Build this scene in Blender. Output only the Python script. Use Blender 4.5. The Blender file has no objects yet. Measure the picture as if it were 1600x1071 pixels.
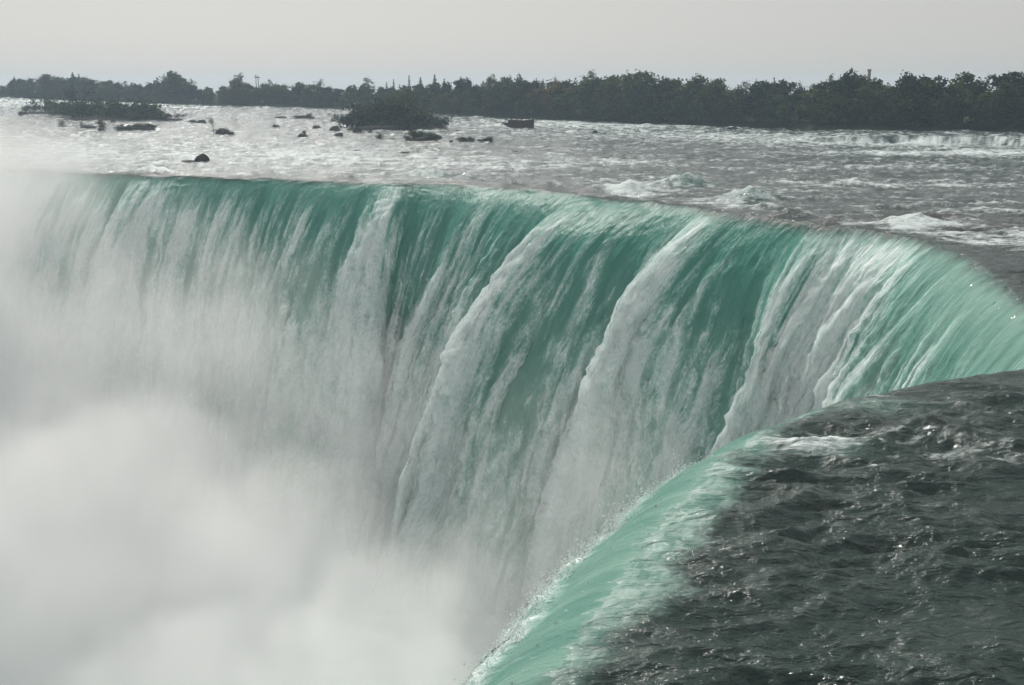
import bpy, math, random
import numpy as np
from mathutils import Vector

# ------------------------------------------------------------------ camera
CAMZ = 15.0
FPX = 1716.0
PITCH = math.atan((535.5 - 140.0) / FPX)
SP, CP = math.sin(PITCH), math.cos(PITCH)
scene = bpy.context.scene
col = scene.collection
cam_data = bpy.data.cameras.new("camera")
cam = bpy.data.objects.new("camera", cam_data)
col.objects.link(cam)
cam.location = (0, 0, CAMZ)
cam.rotation_euler = (math.pi / 2 - PITCH, 0, 0)
cam_data.sensor_width = 36.0
cam_data.lens = 36.0 * FPX / 1600.0
cam_data.clip_start = 0.5
cam_data.clip_end = 6000.0
scene.camera = cam

# ------------------------------------------------------------------ sky, sun, exposure
SUN_EL, SUN_AZ = math.radians(41), math.radians(-17)      # azimuth from +Y towards +X
world = bpy.data.worlds.new("World")
scene.world = world
world.use_nodes = True
wn, wl = world.node_tree.nodes, world.node_tree.links
bg = wn["Background"]
sky = wn.new("ShaderNodeTexSky")
sky.sky_type = 'NISHITA'
sky.sun_disc = False
sky.sun_elevation = SUN_EL
sky.sun_rotation = SUN_AZ
sky.air_density = 1.0
sky.dust_density = 2.0
sky.ozone_density = 1.0
hs = wn.new("ShaderNodeHueSaturation")
hs.inputs["Saturation"].default_value = 0.45
mx = wn.new("ShaderNodeMix")
mx.data_type = 'RGBA'
mx.inputs["Factor"].default_value = 0.8                  # high thin overcast evens the sky out
mx.inputs["B"].default_value = (5.65, 5.55, 5.28, 1)
wl.new(sky.outputs[0], hs.inputs["Color"])
wl.new(hs.outputs[0], mx.inputs["A"])
wl.new(mx.outputs["Result"], bg.inputs["Color"])
bg.inputs["Strength"].default_value = 0.1
sun_dir = Vector((math.sin(SUN_AZ) * math.cos(SUN_EL), math.cos(SUN_AZ) * math.cos(SUN_EL), math.sin(SUN_EL)))
sun_data = bpy.data.lights.new("sun", 'SUN')
sun_data.energy = 3.1
sun_data.angle = math.radians(0.6)
sun_data.color = (1.0, 0.955, 0.89)
sun = bpy.data.objects.new("sun", sun_data)
col.objects.link(sun)
sun.rotation_euler = (-sun_dir).to_track_quat('-Z', 'Y').to_euler()
sun.location = sun_dir * 100

scene.view_settings.view_transform = 'Standard'
scene.view_settings.look = 'None'
scene.view_settings.exposure = 0.0
scene.view_settings.gamma = 1.0
scene.view_settings.use_curve_mapping = False
cy = scene.cycles
cy.use_adaptive_sampling = True
cy.adaptive_threshold = 0.045
cy.max_bounces = 8
cy.diffuse_bounces = 2
cy.glossy_bounces = 2
cy.transmission_bounces = 2
cy.volume_bounces = 4
cy.transparent_max_bounces = 8
cy.volume_step_rate = 0.35
cy.volume_max_steps = 256
cy.sample_clamp_indirect = 4.0
cy.use_denoising = True
cy.caustics_reflective = False
cy.caustics_refractive = False

# ------------------------------------------------------------------ numeric helpers
rng = np.random.default_rng(7)
_perm = rng.permutation(256)
_perm = np.concatenate([_perm, _perm, _perm])
_ga = rng.uniform(0, 2 * np.pi, 256)
_gx, _gy = np.cos(_ga), np.sin(_ga)


def perlin(x, y, seed=0):
    x = np.asarray(x, float) + seed * 17.31
    y = np.asarray(y, float) + seed * 9.77
    xi, yi = np.floor(x).astype(np.int64), np.floor(y).astype(np.int64)
    xf, yf = x - xi, y - yi
    u = xf * xf * xf * (xf * (xf * 6 - 15) + 10)
    v = yf * yf * yf * (yf * (yf * 6 - 15) + 10)
    xi &= 255
    yi &= 255
    x1, y1 = (xi + 1) & 255, (yi + 1) & 255

    def g(a, b, dx, dy):
        h = _perm[_perm[a] + b]
        return _gx[h] * dx + _gy[h] * dy
    n0 = g(xi, yi, xf, yf) * (1 - u) + g(x1, yi, xf - 1, yf) * u
    n1 = g(xi, y1, xf, yf - 1) * (1 - u) + g(x1, y1, xf - 1, yf - 1) * u
    return (n0 * (1 - v) + n1 * v) * 1.5


def fbm(x, y, octs=4, seed=0, gain=0.5, lac=2.03):
    a, s, t = 1.0, 0.0, 0.0
    for i in range(octs):
        s = s + a * perlin(x, y, seed + i)
        t += a
        a *= gain
        x, y = x * lac, y * lac
    return s / t


def billow(x, y, octs=4, seed=0, gain=0.5, lac=2.03):
    a, s, t = 1.0, 0.0, 0.0
    for i in range(octs):
        s = s + a * np.abs(perlin(x, y, seed + i))
        t += a
        a *= gain
        x, y = x * lac, y * lac
    return s / t


def puff(x, y, octs=4, seed=0, gain=0.5, lac=2.03, soft=0.16):
    a, s, t = 1.0, 0.0, 0.0
    for i in range(octs):
        p = perlin(x, y, seed + i)
        s = s + a * (np.sqrt(p * p + soft * soft) - soft)
        t += a
        a *= gain
        x, y = x * lac, y * lac
    return s / t


def sstep(a, b, x):
    t = np.clip((x - a) / (b - a), 0, 1)
    return t * t * (3 - 2 * t)


def gsmooth(a, sigma):
    r = int(max(1, round(sigma * 3)))
    k = np.exp(-0.5 * (np.arange(-r, r + 1) / sigma) ** 2)
    k /= k.sum()
    p = np.pad(a, r, mode='edge')
    return np.convolve(p, k, mode='valid')


def ray(px, py):
    dx = (np.asarray(px, float) - 800.0) / FPX
    dy = (535.5 - np.asarray(py, float)) / FPX
    return dx, CP + dy * SP, -SP + dy * CP


def at_depth(px, py, Y):
    a, b, c = ray(px, py)
    k = Y / b
    return float(k * a), float(Y), float(CAMZ + k * c)


def at_level(px, py, z=0.0):
    a, b, c = ray(px, py)
    k = (z - CAMZ) / c
    return k * a, k * b


def to_px(x, y, z):
    zz = z - CAMZ
    f = y * CP - zz * SP
    u = y * SP + zz * CP
    f = np.maximum(f, 0.01)
    return 800 + FPX * x / f, 535.5 - FPX * u / f


# ------------------------------------------------------------------ river level
LEDGE_R = 329.0


def river_level(x, y):
    r = np.hypot(x, y)
    az = np.arctan2(x, np.maximum(y, 1e-3))
    z = 3.1e-5 * np.maximum(0, r - 250) ** 2
    w = sstep(0.235, 0.30, az)
    edge = LEDGE_R + 3.0 * np.sin(az * 40) + 2.0 * np.sin(az * 97)
    z = z + 1.9 * w * sstep(0, 2.2, r - edge)
    return z


def on_river(px, py):
    a, b, c = ray(px, py)
    t = np.arange(18, 1300, 0.5)
    zz = CAMZ + t * c - river_level(t * a, t * b)
    k = np.argmax(zz < 0)
    if zz[k] >= 0:
        k = len(t) - 1
    t0, t1 = t[max(k - 1, 0)], t[k]
    for _ in range(20):
        tm = 0.5 * (t0 + t1)
        if CAMZ + tm * c - river_level(tm * a, tm * b) < 0:
            t1 = tm
        else:
            t0 = tm
    return float(t1 * a), float(t1 * b), float(CAMZ + t1 * c)


# ------------------------------------------------------------------ crest of the falls (near end first)
crest_px = [(610, 1330), (700, 1180), (780, 1071), (880, 920), (958, 822), (1040, 742), (1120, 682), (1240, 628), (1370, 602),
            (1490, 580), (1590, 565), (1650, 550), (1650, 525), (1600, 492), (1550, 452), (1495, 402), (1440, 376), (1380, 362),
            (1320, 355), (1270, 350), (1200, 340), (1150, 333), (1090, 324), (1000, 314), (930, 306), (850, 299), (760, 292),
            (660, 287), (600, 288), (520, 284), (400, 279), (300, 277), (220, 275), (100, 270), (0, 266), (-150, 261),
            (-400, 262), (-800, 275), (-1300, 300)]
cp = np.array([at_level(a, b) for a, b in crest_px])
cp = np.vstack([[[-15, -8]], cp])
seg = np.hypot(*np.diff(cp, axis=0).T)
arc = np.concatenate([[0], np.cumsum(seg)])
DS = 0.25
sv = np.arange(0, arc[-1], DS)
C = np.stack([gsmooth(np.interp(sv, arc, cp[:, 0]), 2.6 / DS), gsmooth(np.interp(sv, arc, cp[:, 1]), 2.6 / DS)], 1)
key_x = np.array([-9999.0] + [p[0] for p in crest_px])


def crest_index(px, py):
    q = np.array(at_level(px, py))
    return int(np.argmin(((C - q) ** 2).sum(1)))


T = np.gradient(C, axis=0)
T = np.stack([gsmooth(T[:, 0], 4.0 / DS), gsmooth(T[:, 1], 4.0 / DS)], 1)
T /= np.linalg.norm(T, axis=1)[:, None]
N = np.stack([-T[:, 1], T[:, 0]], 1)                       # towards the gorge
NS = len(sv)


def along(pairs, smooth=3.0):
    """interpolate values given at crest pixels along the crest"""
    idx = [crest_index(*p) for p, _ in pairs]
    val = [v for _, v in pairs]
    o = np.argsort(idx)
    return gsmooth(np.interp(np.arange(NS), np.array(idx)[o], np.array(val)[o]), smooth / DS)


THROW = along([((850, 1071), 2.6), ((1120, 765), 2.6), ((1300, 655), 2.4), ((1590, 590), 2.0), ((1650, 545), 2.0), ((1600, 492), 2.2),
               ((1495, 402), 2.2), ((1380, 362), 2.1), ((1270, 350), 2.2), ((1200, 340), 2.4), ((1130, 330), 2.7), ((1040, 318), 4.0), ((930, 306), 5.2), ((700, 288), 4.4),
               ((500, 283), 3.6), ((220, 275), 3.0), ((0, 266), 3.0)], 6.0)
fold = np.zeros(NS)
for (a, b, amp, L) in [(1290, 352, 4.5, 14), (1125, 328, 5.0, 14), (925, 305, 7.0, 22), (760, 292, 1.8, 7), (612, 287, 2.4, 7),
                       (455, 281, 1.5, 9), (228, 275, 3.2, 12), (108, 270, 4.0, 14)]:
    i = crest_index(a, b)
    d = (np.arange(NS) - i) * DS
    f = np.where(d < 0, np.exp(d / L), 1 - sstep(0, 3.2, d))
    fold += amp * f
RF = np.random.default_rng(21)
minor = np.zeros(NS)
strand = np.zeros(NS)
i = crest_index(1500, 404)
while i < NS - 60:
    d = (np.arange(NS) - i) * DS
    a, L = RF.uniform(0.5, 1.7), RF.uniform(2.0, 4.5)
    minor += a * np.where(d < 0, np.exp(d / L), 1 - sstep(0, 1.1, d))
    strand += RF.uniform(0.1, 0.55) * np.exp(-((d + 0.5) / RF.uniform(0.4, 0.9)) ** 2)
    i += int(RF.uniform(2.4, 6.5) / DS)
minor = gsmooth(minor, 0.4 / DS)
fold = gsmooth(fold, 0.6 / DS)
nz = 1.5 * fbm(sv / 7.0, sv * 0, 4, 40, 0.6)
C2 = C + N * (0.35 * fold + 0.5 * nz)[:, None]


def near_crest(x, y):
    """signed distance upstream of the crest, and the index of the nearest crest sample"""
    P = np.stack([x, y], 1)
    d = np.full(len(P), 1e6)
    ii = np.zeros(len(P), int)
    cs = C2[::3]
    for k in range(0, len(P), 20000):
        p = P[k:k + 20000]
        dd = ((p[:, None, 0] - cs[None, :, 0]) ** 2 + (p[:, None, 1] - cs[None, :, 1]) ** 2)
        j = dd.argmin(1)
        ii[k:k + 20000] = j * 3
        d[k:k + 20000] = np.sqrt(dd[np.arange(len(p)), j])
    side = ((P - C2[ii]) * N[ii]).sum(1)
    return np.where(side > 0, -d, d), ii


LIP_E = along([((850, 1071), .06), ((1300, 655), .06), ((1640, 545), .1), ((1495, 402), .25), ((1380, 362), .7), ((1200, 340), 1.0), ((0, 266), 1.0)], 6.0)


def lip(q, c, e):
    """drop of the surface at q metres beyond the crest"""
    t = np.maximum(q + 1.6, 0) / c + np.sqrt(e)
    return -(t * t - e)


# standing humps and splashes of the river: px, py, sx, sy (metres), height
humps = [(1070, 291, 4.0, 2.6, 1.9), (1172, 313, 3.6, 2.4, 1.7), (985, 299, 2.6, 1.8, 1.7), (1400, 356, 6.0, 2.0, 0.6),
         (1345, 632, 2.6, 1.2, 0.5), (1480, 600, 2.5, 1.0, 0.25), (1290, 705, 2.0, 0.8, 0.35), (1010, 960, 1.6, 0.6, 0.25), (670, 277, 4.5, 2.5, 1.3),
         (1500, 352, 7, 2.5, 0.3), (1330, 292, 4, 2, 0.7), (1150, 690, 2.0, 0.6, 0.2), (1190, 790, 2.0, 0.5, 0.18),
         (1530, 860, 2.0, 0.5, 0.18), (1500, 1050, 1.3, 0.4, 0.2), (1240, 338, 2.6, 1.4, 1.1), (1310, 349, 2.2, 1.2, 1.0), (1420, 352, 2.6, 1.2, .9), (860, 295, 3.0, 1.6, 1.1), (800, 290, 2.2, 1.6, .9), (730, 283, 2.5, 1.8, 1.2), (430, 275, 3.5, 2.0, 1.0), (240, 272, 4.5, 2.2, 1.3), (930, 299, 2.2, 1.4, .9), (540, 280, 2.4, 1.6, .9), (1200, 327, 2.5, 1.4, .8)]
hump_w = [(at_level(a, b), sx, sy, h) for a, b, sx, sy, h in humps]


def waves(x, y, d):
    r = np.hypot(x, y)
    px, py = to_px(x, y, river_level(x, y))
    wx = x + 1.5 * fbm(x / 11, y / 11, 2, 3)
    wy = y + 1.5 * fbm(x / 11, y / 11, 2, 5)
    rough = 1.75 + 0.35 * sstep(80, 190, r) + 0.35 * sstep(38, 50, r) * (1 - sstep(60, 80, r))
    z = 0.30 * fbm(wx / 9.0, wy / 6.0, 2, 11)
    nr = 1 - sstep(60, 130, r)
    z = z + (0.14 + 0.08 * nr) * (1 - 2 * np.abs(perlin(wx / 5.6, wy / 2.5, 21)))
    z = z + (0.10 + 0.03 * nr) * (1 - 2 * np.abs(perlin(wx / 2.7, wy / 1.15, 22)))
    z = z + nr * (0.08 * fbm(wx / 1.3, wy / 0.65, 3, 23) + 0.035 * (0.6 - 2 * np.abs(perlin(wx / 0.8, wy / 0.4, 25))))
    z = z * rough * (0.65 + 0.9 * fbm(x / 14, y / 10, 2, 31))
    for (hx, hy), sx, sy, h in hump_w:
        g = np.exp(-((x - hx) / sx) ** 2 - ((y - hy) / sy) ** 2)
        z = z + h * g * (1 + 0.3 * perlin(x / 1.3, y / 0.9, 6))
    calm = 0.22 + 0.12 * sstep(90, 130, r)
    calm = calm + (1 - calm) * sstep(0.0, 5.5, d)
    return z * calm


foam_spots = [  # px, py, sx, sy, strength
    (250, 245, 330, 22, .26), (80, 235, 140, 26, .2), (520, 240, 160, 14, .2), (620, 255, 200, 12, .22), (250, 165, 420, 14, .2), (80, 160, 160, 9, .4),
    (950, 193, 220, 10, .55), (1450, 222, 260, 8, .6), (1150, 216, 150, 6, .25), (1450, 240, 200, 5, .4), (1560, 239, 80, 6, .3),
    (1400, 262, 180, 4, .22), (960, 253, 130, 6, .25), (820, 262, 120, 6, .25), (985, 299, 45, 13, .6), (1380, 362, 110, 10, .65), (1540, 378, 110, 8, .6), (1110, 322, 60, 8, .5),
    (1300, 290, 120, 5, .2), (1470, 290, 160, 5, .25), (1560, 330, 90, 5, .2), (590, 292, 45, 8, .7), (225, 272, 40, 8, .3),
    (1280, 705, 55, 16, .55), (1500, 720, 140, 7, .28), (1540, 695, 60, 4, .26), (1370, 735, 30, 4, .32), (1330, 690, 140, 6, .3), (1430, 640, 200, 14, .12), (1430, 702, 150, 9, .26), (1570, 732, 60, 6, .3), (1210, 722, 60, 22, .22), (1330, 745, 80, 10, .2), (1100, 800, 120, 10, .14), (1250, 860, 200, 12, .10), (1450, 800, 160, 8, .12), (1020, 965, 60, 10, .2), (1400, 960, 200, 12, .10), (1500, 660, 100, 8, .15), (1150, 690, 70, 14, .16), (1000, 210, 300, 6, .2),
    (1390, 622, 40, 6, .35), (1520, 612, 90, 10, .15),
]


def river_foam(x, y, d, z, idx):
    px, py = to_px(x, y, z)
    r = np.hypot(x, y)
    B = 0.09 + 0.29 * sstep(75, 140, r)
    for a, b, sx, sy, s in foam_spots:
        B = B + s * np.exp(-((px - a) / sx) ** 2 - ((py - b) / sy) ** 2)
    wx = x + 2.0 * fbm(x / 7, y / 7, 2, 61)
    wy = y + 2.0 * fbm(x / 7, y / 7, 2, 63)
    n = 0.75 * fbm(wx / 6.0, wy / 2.2, 5, 51, 0.6) + 0.55 * (0.42 - billow(wx / 2.6, wy / 1.1, 4, 55, 0.6)) + 0.35 * fbm(x / 0.9, y / 0.5, 2, 58) * (r < 120) + 0.45 * fbm(x / 1.7, y / 0.9, 3, 59, 0.6) * sstep(80, 110, r)
    crestness = np.clip(waves(x, y, d + 10) / (0.35 + 0.45 * sstep(90, 170, r)), -1, 1)
    B = B * (1 - 0.75 * (1 - sstep(0.5, 6.0, d)) * sstep(70, 100, r))
    v = 0.8 * B + 0.8 * n * (0.35 + 0.65 * sstep(0.05, 0.4, B)) + 0.22 * crestness * (0.3 + sstep(0.1, 0.5, B)) - 0.20
    return np.clip(v * 1.05, 0, 0.9)


# ------------------------------------------------------------------ mesh helpers
def add_mesh(name, verts, faces, mat=None, smooth=True, parent=None, attrs=None, quads=True, link=True):
    me = bpy.data.meshes.new(name)
    verts = np.asarray(verts, np.float32)
    if isinstance(faces, np.ndarray):
        n = faces.shape[1]
        me.vertices.add(len(verts))
        me.vertices.foreach_set("co", verts.ravel())
        me.loops.add(faces.size)
        me.loops.foreach_set("vertex_index", faces.astype(np.int32).ravel())
        me.polygons.add(len(faces))
        me.polygons.foreach_set("loop_start", np.arange(0, faces.size, n, dtype=np.int32))
        me.update(calc_edges=True)
    else:
        me.from_pydata([tuple(map(float, v)) for v in verts], [], faces)
    me.polygons.foreach_set("use_smooth", np.full(len(me.polygons), smooth))
    if attrs:
        for k, v in attrs.items():
            v = np.asarray(v, np.float32)
            if v.ndim == 1:
                a = me.attributes.new(k, 'FLOAT', 'POINT')
                a.data.foreach_set("value", v)
            else:
                a = me.attributes.new(k, 'FLOAT_VECTOR', 'POINT')
                a.data.foreach_set("vector", v.ravel())
    me.validate()
    if mat is not None:
        me.materials.append(mat)
    o = bpy.data.objects.new(name, me)
    if parent is not None:
        o.parent = parent
    if link:
        col.objects.link(o)
    return o


def tag(o, label=None, cat=None, group=None, kind=None):
    for k, v in (("label", label), ("category", cat), ("group", group), ("kind", kind)):
        if v:
            o[k] = v
    return o


def empty(name, loc, rz=0.0, sc=1.0):
    o = bpy.data.objects.new(name, None)
    o.location = loc
    o.rotation_euler = (0, 0, rz)
    o.scale = (sc, sc, sc) if not hasattr(sc, '__len__') else sc
    o.empty_display_size = 0.5
    col.objects.link(o)
    return o


def grid_faces(nr, nc):
    i = np.arange(nr - 1)[:, None] * nc + np.arange(nc - 1)[None, :]
    return np.stack([i, i + 1, i + nc + 1, i + nc], -1).reshape(-1, 4)


# ------------------------------------------------------------------ materials
def material(name):
    m = bpy.data.materials.new(name)
    m.use_nodes = True
    nt = m.node_tree
    nt.nodes.clear()
    out = nt.nodes.new("ShaderNodeOutputMaterial")
    return m, nt, out


class NB:
    """small node builder"""
    def __init__(self, nt):
        self.nt = nt

    def n(self, t, **kw):
        nd = self.nt.nodes.new(t)
        for k, v in kw.items():
            setattr(nd, k, v)
        return nd

    def put(self, sock, v):
        if isinstance(v, bpy.types.NodeSocket):
            self.nt.links.new(v, sock)
        else:
            sock.default_value = v

    def math(self, op, a, b=0.0, c=None, clamp=False):
        nd = self.n("ShaderNodeMath", operation=op, use_clamp=clamp)
        self.put(nd.inputs[0], a)
        self.put(nd.inputs[1], b)
        if c is not None:
            self.put(nd.inputs[2], c)
        return nd.outputs[0]

    def vmath(self, op, a, b=(0, 0, 0)):
        nd = self.n("ShaderNodeVectorMath", operation=op)
        self.put(nd.inputs[0], a)
        self.put(nd.inputs[1], b)
        return nd.outputs["Value"] if op in ('DOT_PRODUCT', 'LENGTH') else nd.outputs["Vector"]

    def mix(self, f, a, b):
        nd = self.n("ShaderNodeMix", data_type='RGBA')
        self.put(nd.inputs["Factor"], f)
        self.put(nd.inputs["A"], a)
        self.put(nd.inputs["B"], b)
        return nd.outputs["Result"]

    def noise(self, vec, scale, detail=3.0, rough=0.55, dist=0.0):
        nd = self.n("ShaderNodeTexNoise")
        self.put(nd.inputs["Vector"], vec)
        nd.inputs["Scale"].default_value = scale
        nd.inputs["Detail"].default_value = detail
        nd.inputs["Roughness"].default_value = rough
        nd.inputs["Distortion"].default_value = dist
        return nd

    def ramp(self, v, lo, hi):
        nd = self.n("ShaderNodeMapRange", interpolation_type='SMOOTHSTEP')
        self.put(nd.inputs["Value"], v)
        nd.inputs["From Min"].default_value = lo
        nd.inputs["From Max"].default_value = hi
        return nd.outputs["Result"]

    def attr(self, name):
        return self.n("ShaderNodeAttribute", attribute_name=name)


def principled(b, color, rough, **kw):
    p = b.n("ShaderNodeBsdfPrincipled")
    b.put(p.inputs["Base Color"], color)
    b.put(p.inputs["Roughness"], rough)
    for k, v in kw.items():
        b.put(p.inputs[k.replace("_", " ")], v)
    return p


def mix_shader(b, f, s1, s2):
    m = b.n("ShaderNodeMixShader")
    b.put(m.inputs[0], f)
    b.nt.links.new(s1, m.inputs[1])
    b.nt.links.new(s2, m.inputs[2])
    return m.outputs[0]


DEEP = (0.034, 0.056, 0.051, 1)
GREEN = (0.220, 0.385, 0.325, 1)
GREEN_DEEP = (0.125, 0.285, 0.236, 1)
CLEAR = (0.070, 0.235, 0.188, 1)                          # clear, bubble-free water as it tips over the far brink
FOAM = (0.72, 0.80, 0.80, 1)
BROWN = (0.030, 0.028, 0.024, 1)


def water_material():
    m, nt, out = material("river_water")
    b = NB(nt)
    pos = b.n("ShaderNodeNewGeometry").outputs["Position"]
    foam = b.attr("foam").outputs["Fac"]
    lipa = b.attr("lip").outputs["Fac"]
    bed = b.attr("bed").outputs["Fac"]
    sx = b.vmath('MULTIPLY', pos, (0.50, 1.25, 1.0))
    n1 = b.noise(sx, 1.6, 3.0, 0.5, 0.6)
    n2 = b.noise(sx, 5.5, 4.0, 0.6, 0.4)
    ff = b.math('ADD', foam, b.math('MULTIPLY', b.math('SUBTRACT', n2.outputs["Fac"], 0.5), 0.9))
    ff = b.math('ADD', ff, b.math('MULTIPLY', b.math('SUBTRACT', n1.outputs["Fac"], 0.5), 0.5))
    ff = b.ramp(ff, 0.20, 0.95)
    flow = b.attr("flow").outputs["Vector"]
    gn = b.noise(b.vmath('MULTIPLY', flow, (2.2, 0.45, 1)), 1.0, 4.0, 0.6, 0.5)
    green = b.mix(b.ramp(gn.outputs["Fac"], 0.38, 0.64), GREEN_DEEP, GREEN)
    green = b.mix(b.attr("milk").outputs["Fac"], CLEAR, green)
    fl = b.noise(b.vmath('MULTIPLY', flow, (9.0, 2.2, 1)), 1.0, 3.0, 0.65, 0.4)
    lf = b.math('MULTIPLY', b.attr("fleck").outputs["Fac"], b.math('ADD', b.math('MULTIPLY', b.math('SUBTRACT', gn.outputs["Fac"], 0.42), 0.9), b.math('MULTIPLY', b.math('SUBTRACT', fl.outputs["Fac"], 0.42), 1.0)))
    ff = b.math('ADD', ff, b.math('MULTIPLY', lf, 0.95), clamp=True)
    base = b.mix(bed, DEEP, BROWN)
    base = b.mix(lipa, base, green)
    bump = b.n("ShaderNodeBump")
    n3 = b.noise(sx, 15.0, 2.0, 0.6)
    h = b.math('ADD', b.math('MULTIPLY', n1.outputs["Fac"], 0.34), b.math('MULTIPLY', n2.outputs["Fac"], 0.11))
    h = b.math('ADD', h, b.math('MULTIPLY', n3.outputs["Fac"], 0.03))
    b.put(bump.inputs["Height"], h)
    bump.inputs["Strength"].default_value = 0.85
    bump.inputs["Distance"].default_value = 1.0
    p = principled(b, base, 0.12, IOR=1.333)
    nt.links.new(bump.outputs[0], p.inputs["Normal"])
    fo = principled(b, FOAM, 0.75, IOR=1.333)
    fo.inputs["Specular IOR Level"].default_value = 0.25
    nt.links.new(bump.outputs[0], fo.inputs["Normal"])
    nt.links.new(mix_shader(b, ff, p.outputs[0], fo.outputs[0]), out.inputs["Surface"])
    return m


def falls_material():
    m, nt, out = material("falling_water")
    b = NB(nt)
    flow = b.attr("flow").outputs["Vector"]
    foam = b.attr("foam").outputs["Fac"]
    lipa = b.attr("lip").outputs["Fac"]
    bed = b.attr("bed").outputs["Fac"]
    thin = b.attr("glass").outputs["Fac"]                  # 1 where the sheet is smooth and clear
    st1 = b.noise(b.vmath('MULTIPLY', flow, (1.1, 0.26, 1)), 1.0, 5.0, 0.6, 0.9)
    st2 = b.noise(b.vmath('MULTIPLY', flow, (4.5, 1.3, 1)), 1.0, 4.0, 0.65, 0.5)
    cl1 = b.noise(b.vmath('MULTIPLY', flow, (1.5, 0.34, 1)), 1.0, 6.0, 0.6, 0.45)
    cl2 = b.noise(b.vmath('MULTIPLY', flow, (6.0, 2.0, 1)), 1.0, 3.0, 0.6, 0.2)
    streak = b.mix(b.math('MULTIPLY', thin, 0.6), cl1.outputs["Fac"], st1.outputs["Fac"])
    fleck = b.mix(b.math('MULTIPLY', thin, 0.6), cl2.outputs["Fac"], st2.outputs["Fac"])
    ff = b.math('ADD', foam, b.math('MULTIPLY', b.math('SUBTRACT', streak, 0.5), 1.3))
    ff = b.math('ADD', ff, b.math('MULTIPLY', b.math('SUBTRACT', fleck, 0.5), 0.85))
    ff = b.ramp(ff, 0.15, 0.92)
    gn = b.noise(b.vmath('MULTIPLY', flow, (0.7, 0.15, 1)), 1.0, 3.0)
    green = b.mix(b.ramp(gn.outputs["Fac"], 0.3, 0.7), GREEN_DEEP, GREEN)
    green = b.mix(b.attr("milk").outputs["Fac"], CLEAR, green)
    base = b.mix(bed, DEEP, BROWN)
    base = b.mix(lipa, base, green)
    bump = b.n("ShaderNodeBump")
    h = b.math('ADD', b.math('MULTIPLY', streak, 0.42), b.math('MULTIPLY', fleck, 0.15))
    b.put(bump.inputs["Height"], h)
    bump.inputs["Strength"].default_value = 0.85
    bump.inputs["Distance"].default_value = 1.0
    p = principled(b, base, 0.22, IOR=1.333)
    p.inputs["Specular IOR Level"].default_value = 0.10
    nt.links.new(bump.outputs[0], p.inputs["Normal"])
    aer = b.math('ADD', b.math('MULTIPLY', streak, 0.6), b.math('MULTIPLY', fleck, 0.4))
    aer = b.math('ADD', aer, b.math('MULTIPLY', b.math('SUBTRACT', foam, 0.6), 0.22))
    fo = principled(b, b.mix(b.ramp(aer, 0.38, 0.66), (0.36, 0.60, 0.54, 1), (0.82, 0.88, 0.87, 1)), 0.8, IOR=1.333)
    fo.inputs["Specular IOR Level"].default_value = 0.2
    nt.links.new(bump.outputs[0], fo.inputs["Normal"])
    nt.links.new(mix_shader(b, ff, p.outputs[0], fo.outputs[0]), out.inputs["Surface"])
    return m


M_water = water_material()
M_falls = falls_material()


def simple(name, c1, c2, scale, rough=0.9, bump=0.3, dist=0.2, spec=0.05):
    m, nt, out = material(name)
    b = NB(nt)
    tc = b.n("ShaderNodeTexCoord").outputs["Object"]
    n = b.noise(tc, scale, 5.0, 0.65)
    c = b.mix(b.ramp(n.outputs["Fac"], 0.3, 0.7), c1, c2)
    p = principled(b, c, rough)
    p.inputs["Specular IOR Level"].default_value = spec
    if bump:
        bp = b.n("ShaderNodeBump")
        b.put(bp.inputs["Height"], n.outputs["Fac"])
        bp.inputs["Strength"].default_value = bump
        bp.inputs["Distance"].default_value = dist
        nt.links.new(bp.outputs[0], p.inputs["Normal"])
    nt.links.new(p.outputs[0], out.inputs["Surface"])
    return m


M_rock = simple("dark_wet_rock", (0.030, 0.029, 0.028, 1), (0.080, 0.075, 0.07, 1), 1.5, 0.9, 0.6, spec=0.0)
M_soil = simple("bank_soil", (0.035, 0.035, 0.022, 1), (0.07, 0.06, 0.04, 1), 0.3, 0.95)
M_land = simple("forest_ground", (0.03, 0.045, 0.022, 1), (0.05, 0.06, 0.03, 1), 0.05, 0.95)
M_bark = simple("bark", (0.05, 0.042, 0.035, 1), (0.10, 0.085, 0.07, 1), 2.0, 0.95)
M_rust = simple("rusty_iron", (0.035, 0.028, 0.026, 1), (0.10, 0.055, 0.035, 1), 1.2, 0.8)
M_stone = simple("pale_brick", (0.30, 0.25, 0.21, 1), (0.38, 0.32, 0.27, 1), 1.0, 0.9)
M_wood = simple("weathered_pole", (0.08, 0.075, 0.07, 1), (0.14, 0.13, 0.12, 1), 2.0, 0.9)
M_white = simple("white_paint", (0.75, 0.75, 0.73, 1), (0.82, 0.82, 0.80, 1), 2.0, 0.5)
M_cliff = simple("gorge_rock", (0.06, 0.055, 0.05, 1), (0.12, 0.11, 0.10, 1), 0.2, 0.9)
M_pool = simple("churning_pool", (0.55, 0.62, 0.60, 1), (0.78, 0.82, 0.82, 1), 0.12, 0.8)


def leaf_material(name, c1, c2, c3):
    m, nt, out = material(name)
    b = NB(nt)
    oi = b.n("ShaderNodeObjectInfo").outputs["Random"]
    pos = b.n("ShaderNodeTexCoord").outputs["Object"]
    n = b.noise(pos, 0.55, 3.0, 0.6)
    c = b.mix(b.ramp(n.outputs["Fac"], 0.35, 0.65), c1, c2)
    c = b.mix(b.math('MULTIPLY', oi, 0.75), c, c3)
    d = b.n("ShaderNodeBsdfDiffuse")
    b.put(d.inputs["Color"], c)
    t = b.n("ShaderNodeBsdfTranslucent")
    b.put(t.inputs["Color"], c)
    nt.links.new(mix_shader(b, 0.45, d.outputs[0], t.outputs[0]), out.inputs["Surface"])
    return m


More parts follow.
